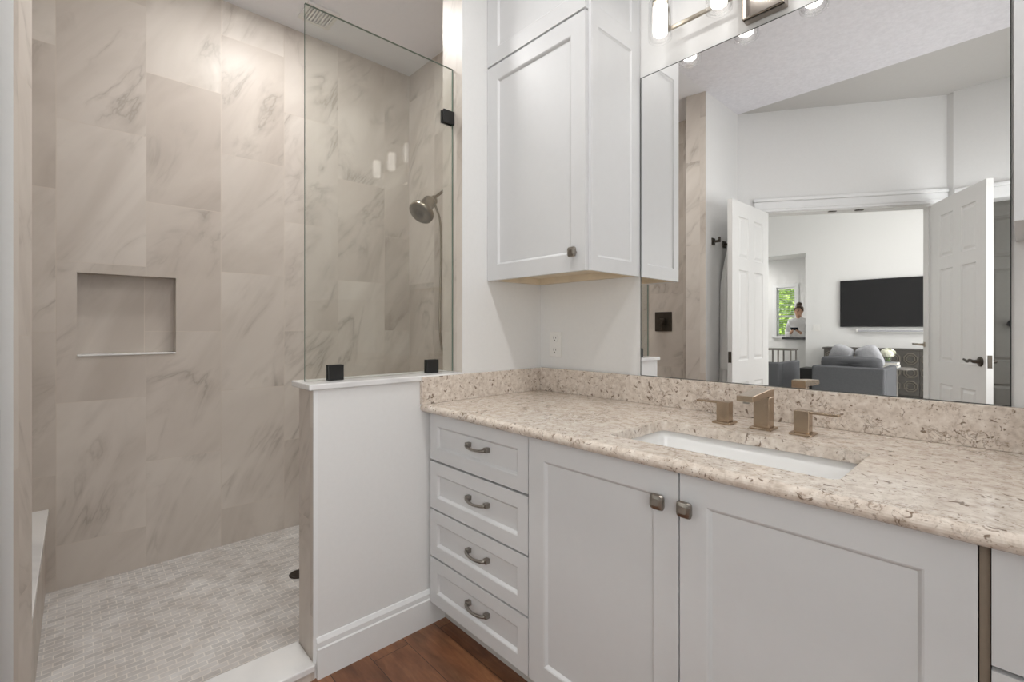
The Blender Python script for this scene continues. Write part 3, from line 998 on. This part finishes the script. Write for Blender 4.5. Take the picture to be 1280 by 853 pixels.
tag(d2, 'white six-panel door leaf with a dark lever handle standing open at the right of the doorway', 'door')
bm = new(); box(bm, .695, .7025, -.010, .030, .95, 1.03)
# closet door
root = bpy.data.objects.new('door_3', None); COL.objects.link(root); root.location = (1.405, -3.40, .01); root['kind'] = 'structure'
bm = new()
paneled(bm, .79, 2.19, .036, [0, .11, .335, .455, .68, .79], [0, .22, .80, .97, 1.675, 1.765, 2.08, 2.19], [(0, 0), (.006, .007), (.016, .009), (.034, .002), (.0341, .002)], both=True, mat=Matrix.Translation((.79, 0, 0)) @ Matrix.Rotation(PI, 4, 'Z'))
obj('door_panel', bm, M['shadedoor'], root, local=True)
bm = new(); lathe(bm, [(.030, 0), (.030, .006), (.012, .010), (.012, .030), (.026, .036), (.030, .05), (.022, .06), (.004, .063)], (.235, 0, 1.26), (0, 1, 0), 18)
obj('knob', bm, M['black'], root, local=True, smooth=True)
# catches at the head of the doorway
for tt in (.74, .94):
    bm = new(); box(bm, tt - .03, tt + .03, -.033, -.008, DH - .018, DH - .011, .002, mat=AM)
    o = obj('roller_catch', bm, M['dark_bronze'])
    tag(o, 'small dark roller catch under the door head, ' + ('left' if tt < .8 else 'right') + ' of the two', 'door catch', 'roller catches under the door head')
bm = new(); lathe(bm, [(.022, 0), (.022, .006), (.010, .010), (.009, .04)], AM @ Vector((T1 - .012, -.10, 1.10)), -AD, 16)
tube(bm, [AM @ Vector((T1 - .05, -.10, 1.10)), AM @ Vector((T1 - .053, -.13, 1.102)), AM @ Vector((T1 - .053, -.19, 1.103))], .008, 8)
o = obj('lever_handle', bm, M['nickel'], smooth=True)
tag(o, 'small nickel lever handle on the right door jamb, in front of the dark sideboard', 'door handle')

# ================================================================== BEDROOM
# television
root = thing('television', 'large black flat television on the white bedroom wall', 'television', (.12, TVY, 1.26))
bm = new(); box(bm, -.685, .93, TVY + .004, TVY + .055, 1.255, 2.13, .006)
obj('casing', bm, M['tvbezel'], root)
bm = new(); box(bm, -.672, .917, TVY + .0545, TVY + .0565, 1.272, 2.118)
obj('screen', bm, M['tv'], root)
root = thing('soundbar', 'slim white soundbar under the television', 'soundbar', (.12, TVY + .04, 1.185))
bm = new(); box(bm, -.43, .68, TVY + .002, TVY + .09, 1.155, 1.215, .012)
obj('case', bm, M['plastic'], root)
bm = new(); box(bm, -.40, .65, TVY + .0895, TVY + .092, 1.166, 1.204, .001)
obj('grille', bm, M['palefabric'], root)
# sideboard with ring pattern doors
root = thing('sideboard', 'charcoal sideboard with raised octagon rings on its doors under the television', 'sideboard', (.05, TVY + .2, 0))
sf = TVY + .40
bm = new()
box(bm, -.87, .97, TVY + .02, sf - .02, .08, .855, .004)
box(bm, -.89, .99, TVY + .018, sf + .005, .845, .875, .004)
obj('body', bm, M['console'], root)
bm = new(); box(bm, -.84, .94, TVY + .04, sf - .05, 0, .08)
obj('plinth', bm, M['console'], root)
for k in range(4):
    x0 = -.866 + .459 * k
    bm = new(); box(bm, x0 + .002, x0 + .456, sf - .02, sf, .09, .842, .002)
    d = obj('door', bm, M['console'], root)
    bm = new()
    for i in range(2):
        for j in range(3):
            cx, cz = x0 + .115 + .229 * i, .245 + .232 * j
            for rr in (.092, .060):
                pr = [(rr - .010, 0), (rr - .006, .012), (rr + .006, .012), (rr + .010, 0)]
                rg = [[(cx + q * math.cos(a), sf + h, cz + q * math.sin(a)) for q, h in pr] for a in [2 * PI * n_ / 8 + PI / 8 for n_ in range(9)]]
                loft(bm, rg, closed=False, cap=False)
    r_ = obj('ring_relief', bm, M['consolering'], d); r_['label'] = 'raised octagon rings'
# light switch
root = thing('light_switch', 'white double light switch on the wall left of the television', 'switch', (-1.085, TVY, 1.24))
bm = new(); box(bm, -1.15, -1.02, TVY + .0005, TVY + .008, 1.175, 1.305, .003)
obj('cover_plate', bm, M['plastic'], root)
for x in (-1.115, -1.055):
    bm = new(); box(bm, x - .018, x + .018, TVY + .0075, TVY + .012, 1.205, 1.275, .002)
    obj('rocker', bm, M['plastic'], root)
# low dark cabinet
root = thing('storage_cube', 'low black cabinet against the white wall between the two grey armchairs', 'cabinet', (-1.2, -8.8, 0))
bm = new(); box(bm, -1.27, -.93, -8.98, -8.60, .03, .46, .006)
obj('body', bm, M['black'], root)
for x in (-1.23, -.97):
    for y in (-8.94, -8.64):
        bm = new(); lathe(bm, [(.015, 0), (.018, .03)], (x, y, 0), n=10)
        obj('foot', bm, M['black'], root)

def cushion(bm, c, hx, hy, hz, n=14, puff=.55, mat=None):
    rg = []
    for i in range(n + 1):
        a = -PI / 2 + PI * i / n
        rg.append([])
        for k in range(24):
            b = 2 * PI * k / 24
            def se(v, e): return math.copysign(abs(v) ** e, v)
            p = Vector((hx * se(math.cos(a), .5) * se(math.cos(b), puff), hy * se(math.sin(a), .8), hz * se(math.cos(a), .5) * se(math.sin(b), puff)))
            p = (mat @ p if mat is not None else p) + Vector(c)
            rg[-1].append(p)
    loft(bm, rg)
    return bm

def armchair(label, cx, cy, rot, W, Dp, H):
    root = thing('armchair', label, 'armchair', (cx, cy, 0), rot, 'grey armchairs in the bedroom')
    # local: back panel on +y side, sitter faces -y
    bm = new(); box(bm, -W / 2, W / 2, Dp / 2 - .16, Dp / 2, .06, H, .02)
    obj('backrest', bm, M['greyfabric'], root, local=True)
    for s in (-1, 1):
        a, b = sorted((s * W / 2, s * (W / 2 - .09)))
        bm = new(); box(bm, a, b, -Dp / 2, Dp / 2 - .165, .06, H - .004, .02)
        obj('arm', bm, M['greyfabric'], root, local=True)
    bm = new(); box(bm, -W / 2 + .092, W / 2 - .092, -Dp / 2 + .02, Dp / 2 - .165, .10, .30, .02)
    obj('base', bm, M['greyfabric'], root, local=True)
    bm = new(); box(bm, -W / 2 + .095, W / 2 - .095, -Dp / 2, Dp / 2 - .17, .305, .46, .045)
    obj('seat_cushion', bm, M['greyfabric'], root, local=True)
    for x in (-1, 1):
        for y in (-1, 1):
            bm = new(); box(bm, x * (W / 2 - .07) - .02, x * (W / 2 - .07) + .02, y * (Dp / 2 - .07) - .02, y * (Dp / 2 - .07) + .02, .0, .06)
            obj('leg', bm, M['black'], root, local=True)
    return root
ch = armchair('grey armchair seen from behind, holding two pale cushions', .045, -6.43, 0, .83, .88, .70)
bm = new(); cushion(bm, (-.0, .19, .735), .36, .09, .105, puff=.45)
obj('back_cushion', bm, M['greyfabric'], ch, local=True, smooth=True)
armchair('grey armchair seen from the side, cut by the left door jamb', -1.34, -6.65, 0, .98, 1.0, .70)
for sx, a, lab in ((-1, 22, 'left'), (1, -22, 'right')):
    bm = new()
    cushion(bm, (0, 0, 0), .145, .07, .175, mat=Matrix.Rotation(R(a), 4, 'Y') @ Matrix.Rotation(R(-8), 4, 'X'))
    o = obj('throw_pillow', bm, M['palefabric'], smooth=True); o.location = (.045 + sx * .172, -6.47, .815)
    tag(o, 'pale grey throw pillow leaning on the armchair, ' + lab + ' of the two', 'pillow', 'throw pillows on the armchair')
# side table with books and hydrangea
root = thing('side_table', 'small grey side table beside the armchair under the white flowers', 'table', (.36, -7.25, 0))
bm = new(); lathe(bm, [(.0, 0), (.23, 0), (.235, .01), (.235, .022), (.0, .024)], (.40, -7.25, .62), n=28)
obj('table_top', bm, M['tablewood'], root)
bm = new(); lathe(bm, [(.15, 0), (.15, .012), (.03, .03), (.022, .10), (.022, .60), (.05, .62)], (.40, -7.25, 0), n=20)
obj('pedestal', bm, M['tablewood'], root, smooth=True)
for i, (zz, m, lab) in enumerate(((.6445, 'bluebook', 'blue-grey book at the bottom of the pile under the flower vase'), (.6845, 'palefabric', 'pale book on top of the pile under the flower vase'))):
    root = thing('book', lab, 'book', (.36, -7.20, zz), 0, 'books under the flower vase')
    bm = new(); x0, x1, y0, y1 = .255 + .01 * i, .445 - .01 * i, -7.33, -7.07
    box(bm, x0, x1, y0, y1, zz, zz + .004); box(bm, x0, x1, y0, y1, zz + .035, zz + .039); box(bm, x0, x0 + .004, y0, y1, zz, zz + .039)
    obj('cover', bm, M[m], root)
    bm = new(); box(bm, x0 + .004, x1 - .005, y0 + .005, y1 - .005, zz + .004, zz + .035)
    obj('pages', bm, M['paper'], root)
root = thing('flower_vase', 'white hydrangea bunch in a small clear vase on the books', 'vase of flowers', (.32, -7.17, .7245))
vx, vy = .315, -7.17
bm = new(); lathe(bm, [(.0, 0), (.035, 0), (.042, .01), (.040, .05), (.034, .08), (.031, .08), (.036, .05), (.037, .012), (0, .008)], (vx, vy, .7245), n=20)
obj('vase', bm, M['pane'], root, smooth=True)
bm = new()
for k in range(5):
    a = k * 1.257
    tube(bm, [(vx + .012 * math.cos(a), vy + .012 * math.sin(a), .735), (vx + .04 * math.cos(a), vy + .04 * math.sin(a), .83)], .004, 6)
obj('stems', bm, M['stem'], root)
bm = new()
rnd = random.Random(3)
for k in range(90):
    a, b = rnd.uniform(0, 2 * PI), math.acos(rnd.uniform(-.75, 1))
    d = Vector((math.sin(b) * math.cos(a), math.sin(b) * math.sin(a), math.cos(b)))
    c = Vector((vx, vy, .862)) + Vector((d.x * .088, d.y * .088, d.z * .068))
    u, v = frame_of(d)
    for q in range(4):
        e_ = u * math.cos(q * PI / 2 + a) + v * math.sin(q * PI / 2 + a)
        g_ = d.cross(e_)
        r_ = .022
        vs = [bm.verts.new(p) for p in (c, c + e_ * r_ * .6 + g_ * r_ * .45 + d * .004, c + e_ * r_ + d * .002, c + e_ * r_ * .6 - g_ * r_ * .45 + d * .004)]
        bm.faces.new(vs)
bmesh.ops.create_icosphere(bm, subdivisions=2, radius=.075, matrix=Matrix.Translation((vx, vy, .855)) @ Matrix.Diagonal((1, 1, .8, 1)))
obj('blossoms', bm, M['petal'], root)

# nook: window with frame, blinds, hedge beyond
root = bpy.data.objects.new('window_1', None); COL.objects.link(root); root['kind'] = 'structure'; ORIG[root.name] = Vector((0, 0, 0))
bm = new()
fw = .05
for a in ((WX0, WX0 + .03, WZ0, WZ1), (WX1 - .03, WX1, WZ0, WZ1), (WX0 + .03, WX1 - .03, WZ0, WZ0 + .03), (WX0 + .03, WX1 - .03, WZ1 - .03, WZ1), (WX0 + .03, WX1 - .03, 1.52, 1.56)):
    box(bm, a[0], a[1], FY - .10, FY - .06, a[2], a[3])
obj('window_frame', bm, M['trim'], root)
bm = new(); box(bm, WX0 + .03, WX1 - .03, FY - .082, FY - .078, WZ0 + .03, WZ1 - .03)
obj('pane', bm, M['pane'], root)
bm = new()
for a in ((WX0 - .09, WX0, WZ0 - .02, WZ1 + .09), (WX1, WX1 + .09, WZ0 - .02, WZ1 + .09), (WX0, WX1, WZ1, WZ1 + .09)):
    box(bm, a[0], a[1], FY, FY + .02, a[2], a[3])
box(bm, WX0 - .10, WX1 + .10, FY, FY + .05, WZ0 - .05, WZ0 - .02)
obj('casing', bm, M['trim'], root)
root = thing('window_blind', 'white horizontal blind with open slats in the nook window', 'blind', ((WX0 + WX1) / 2, FY - .03, WZ1))
bm = new(); box(bm, WX0 + .004, WX1 - .004, FY - .05, FY - .008, WZ1 - .05, WZ1 - .001, .003)
obj('headrail', bm, M['rail'], root)
bm = new()
for k in range(24):
    z = WZ0 + .03 + k * .049
    box(bm, WX0 + .006, WX1 - .006, -.022, .022, -.0012, .0012, mat=Matrix.Translation((0, FY - .029, z)) @ Matrix.Rotation(R(12), 4, 'X'))
obj('slats', bm, M['rail'], root)
bm = new()
rnd = random.Random(11)
for k in range(5200):
    c = Vector((rnd.uniform(-5.2, -1.2), -13.6 + rnd.uniform(-.35, .35), rnd.uniform(.05, 3.4)))
    n_ = Vector((rnd.uniform(-.7, .7), 1, rnd.uniform(-.4, .9))).normalized()
    u, v = frame_of(n_)
    r_ = rnd.uniform(.06, .11)
    a = rnd.uniform(0, 2 * PI)
    e_ = u * math.cos(a) + v * math.sin(a); g_ = n_.cross(e_)
    vs = [bm.verts.new(p) for p in (c, c + e_ * r_ * .6 + g_ * r_ * .4, c + e_ * r_ * 1.5, c + e_ * r_ * .6 - g_ * r_ * .4)]
    bm.faces.new(vs)
box(bm, -5.4, -1.0, -14.6, -14.0, 0, 3.5)
o = obj('hedge', bm, M['leaf']); o['kind'] = 'stuff'; tag(o, 'sunlit green hedge outside the nook window', 'hedge')
bm = new(); box(bm, -6, 0, -16, -12.05, -.1, -.005)
struct('ground_outside', bm, M['stem'])

# bar counter and person
root = thing('bar_counter', 'white bar counter with a dark top in front of the standing person', 'counter', (-1.56, -9.62, 0))
bm = new(); box(bm, -1.845, -1.28, -9.85, -9.40, .99, 1.036, .004)
obj('counter_top', bm, M['counterdark'], root)
bm = new(); box(bm, -1.81, -1.28, -9.80, -9.45, 0, .99)
obj('base', bm, M['wall'], root)

def skin_obj(name, chains, mat, parent, sub=2, root_i=0):
    """chains: lists of (point, rx, ry); shared points join where they coincide"""
    verts, edges, rad, idx = [], [], [], {}
    for ch_ in chains:
        prev = None
        for p, rx, ry in ch_:
            key = tuple(round(c, 4) for c in p)
            if key not in idx:
                idx[key] = len(verts); verts.append(p); rad.append((rx, ry))
            i = idx[key]
            if prev is not None and prev != i: edges.append((prev, i))
            prev = i
    me = bpy.data.meshes.new(name)
    me.from_pydata(verts, edges, [])
    me.materials.append(mat)
    o = bpy.data.objects.new(name, me); COL.objects.link(o)
    sk = o.modifiers.new('skin', 'SKIN'); sk.use_smooth_shade = True
    for i, sv in enumerate(me.skin_vertices[0].data):
        sv.radius = rad[i]; sv.use_root = (i == root_i)
    ss = o.modifiers.new('sub', 'SUBSURF'); ss.levels = sub; ss.render_levels = sub
    if parent is not None:
        o.parent = parent; ORIG[o.name] = Vector((0, 0, 0))
    return o
PX, PY = -1.735, -10.18
root = thing('person', 'person in white hooded top with hair bun, looking at a phone behind the counter', 'person', (PX, PY, 0))
k = .97
def pt(x, y, z): return (x * k, y * k, z * k)
# local frame: faces +y (towards the bathroom)
pelvis = (pt(0, 0, .95), .15, .11)
spine = [pelvis, (pt(0, .0, 1.10), .135, .10), (pt(0, .0, 1.28), .165, .11), (pt(0, -.005, 1.42), .12, .085), (pt(0, .005, 1.49), .055, .055), (pt(0, .02, 1.545), .052, .055)]
head = [spine[-1], (pt(0, .045, 1.60), .070, .080), (pt(0, .04, 1.67), .082, .095), (pt(0, .025, 1.74), .065, .075)]
chains = [spine, head]
for s in (-1, 1):
    chains.append([spine[3], (pt(s * .17, 0, 1.40), .062, .062), (pt(s * .235, -.02, 1.16), .048, .048), (pt(s * .19, .12, 1.09), .042, .042), (pt(s * .085, .25, 1.17), .030, .030), (pt(s * .055, .285, 1.195), .036, .018)])
    wr = chains[-1][-1]
    for f_, (dx, dy, dz) in enumerate(((-.010, .02, .045), (-.014, .03, .035), (-.016, .036, .022), (-.014, .036, .008))):
        chains.append([wr, (pt(s * (.055) + s * dx * .6, .285 + dy * .7, 1.195 + dz * .7), .0095, .0095), (pt(s * .055 + s * dx * 2.2, .285 + dy, 1.195 + dz), .008, .008)])
    chains.append([wr, (pt(s * .040, .27, 1.235), .010, .010), (pt(s * .028, .285, 1.26), .009, .009)])
    chains.append([pelvis, (pt(s * .09, 0, .86), .095, .10), (pt(s * .10, .01, .50), .060, .065), (pt(s * .10, -.01, .12), .042, .045), (pt(s * .10, .0, .05), .045, .05), (pt(s * .105, .12, .03), .042, .03)])
body = skin_obj('body', chains, M['skin'], root)
# clothing
P2 = [(pt(0, 0, .90), .175, .135), (pt(0, .0, 1.10), .165, .125), (pt(0, .0, 1.28), .19, .135), (pt(0, -.005, 1.42), .145, .105), (pt(0, 0, 1.475), .080, .080)]
ch2 = [P2]
for s in (-1, 1):
    ch2.append([P2[3], (pt(s * .17, 0, 1.40), .085, .085), (pt(s * .238, -.02, 1.16), .072, .072), (pt(s * .19, .12, 1.09), .064, .064), (pt(s * .10, .232, 1.16), .048, .048)])
ch2.append([P2[4], (pt(0, -.07, 1.47), .09, .05)])
skin_obj('hooded_top', ch2, M['hoodie'], body)
ch3 = [[(pt(0, 0, .95), .165, .125), (pt(0, 0, .90), .165, .125)]]
for s in (-1, 1):
    ch3.append([ch3[0][1], (pt(s * .09, 0, .82), .108, .112), (pt(s * .10, .01, .50), .078, .082), (pt(s * .10, -.01, .12), .060, .062)])
skin_obj('trousers', ch3, M['trousers'], body)
bm = new()
bmesh.ops.create_icosphere(bm, subdivisions=3, radius=.105, matrix=Matrix.Translation(pt(0, .005, 1.70)) @ Matrix.Diagonal((.92, 1.0, 1.0, 1)))
for v in list(bm.verts):
    if v.co.y > .055 * k and v.co.z < 1.725 * k: bm.verts.remove(v)
bmesh.ops.create_icosphere(bm, subdivisions=2, radius=.055, matrix=Matrix.Translation(pt(0, -.01, 1.825)) @ Matrix.Diagonal((1.1, 1, .8, 1)))
o = obj('hair', bm, M['hair'], body, smooth=True, local=True); o['label'] = 'brown hair tied in a bun'
bm = new()
lathe(bm, [(.012, 0), (.016, -.02), (.010, -.032)], pt(0, .128, 1.668), (0, -.25, 1), 8)
obj('nose', bm, M['skin'], body, smooth=True, local=True)
for s in (-1, 1):
    bm = new(); bmesh.ops.create_icosphere(bm, subdivisions=1, radius=.018, matrix=Matrix.Translation(pt(s * .083, .03, 1.655)) @ Matrix.Diagonal((.4, .9, 1.4, 1)))
    obj('ear', bm, M['skin'], body, smooth=True, local=True)
    bm = new(); bmesh.ops.create_icosphere(bm, subdivisions=1, radius=.010, matrix=Matrix.Translation(pt(s * .032, .118, 1.668)) @ Matrix.Diagonal((1.4, .5, .7, 1)))
    obj('eye', bm, M['hair'], body, local=True)
    bm = new(); box(bm, *sorted((s * .018 * k, s * .048 * k)), .116 * k, .124 * k, 1.688 * k, 1.694 * k)
    obj('eyebrow', bm, M['hair'], body, local=True)
bm = new(); box(bm, -.022, .022, .108 * k, .120 * k, 1.604 * k, 1.612 * k, .002)
o = obj('mouth', bm, plain('lip', 'A86A5E', .5), body, local=True)
root2 = thing('phone', 'dark phone held in both hands by the person', 'phone', (PX, PY + .30, 1.17))
bm = new(); box(bm, -.075, .075, -.005, .005, -.04, .04, .004, mat=Matrix.Translation((0, .012, .045)) @ Matrix.Rotation(R(-40), 4, 'X'))
obj('case', bm, M['phone'], root2, local=True)
bm = new(); box(bm, -.068, .068, -.0062, -.005, -.034, .034, mat=Matrix.Translation((0, .012, .045)) @ Matrix.Rotation(R(-40), 4, 'X'))
obj('screen', bm, M['tv'], root2, local=True)

# dining table edge beyond the left chair
root = thing('console_table', 'slim dark-legged table beyond the left grey armchair', 'table', (-1.62, -8.4, 0))
bm = new(); box(bm, -2.15, -1.30, -8.62, -8.25, .80, .83, .004)
obj('table_top', bm, M['tablewood'], root)
for x in (-2.12, -1.75, -1.55, -1.33):
    for y in (-8.59, -8.28):
        bm = new(); box(bm, x - .012, x + .012, y - .012, y + .012, 0, .80)
        obj('leg', bm, M['tablewood'], root)
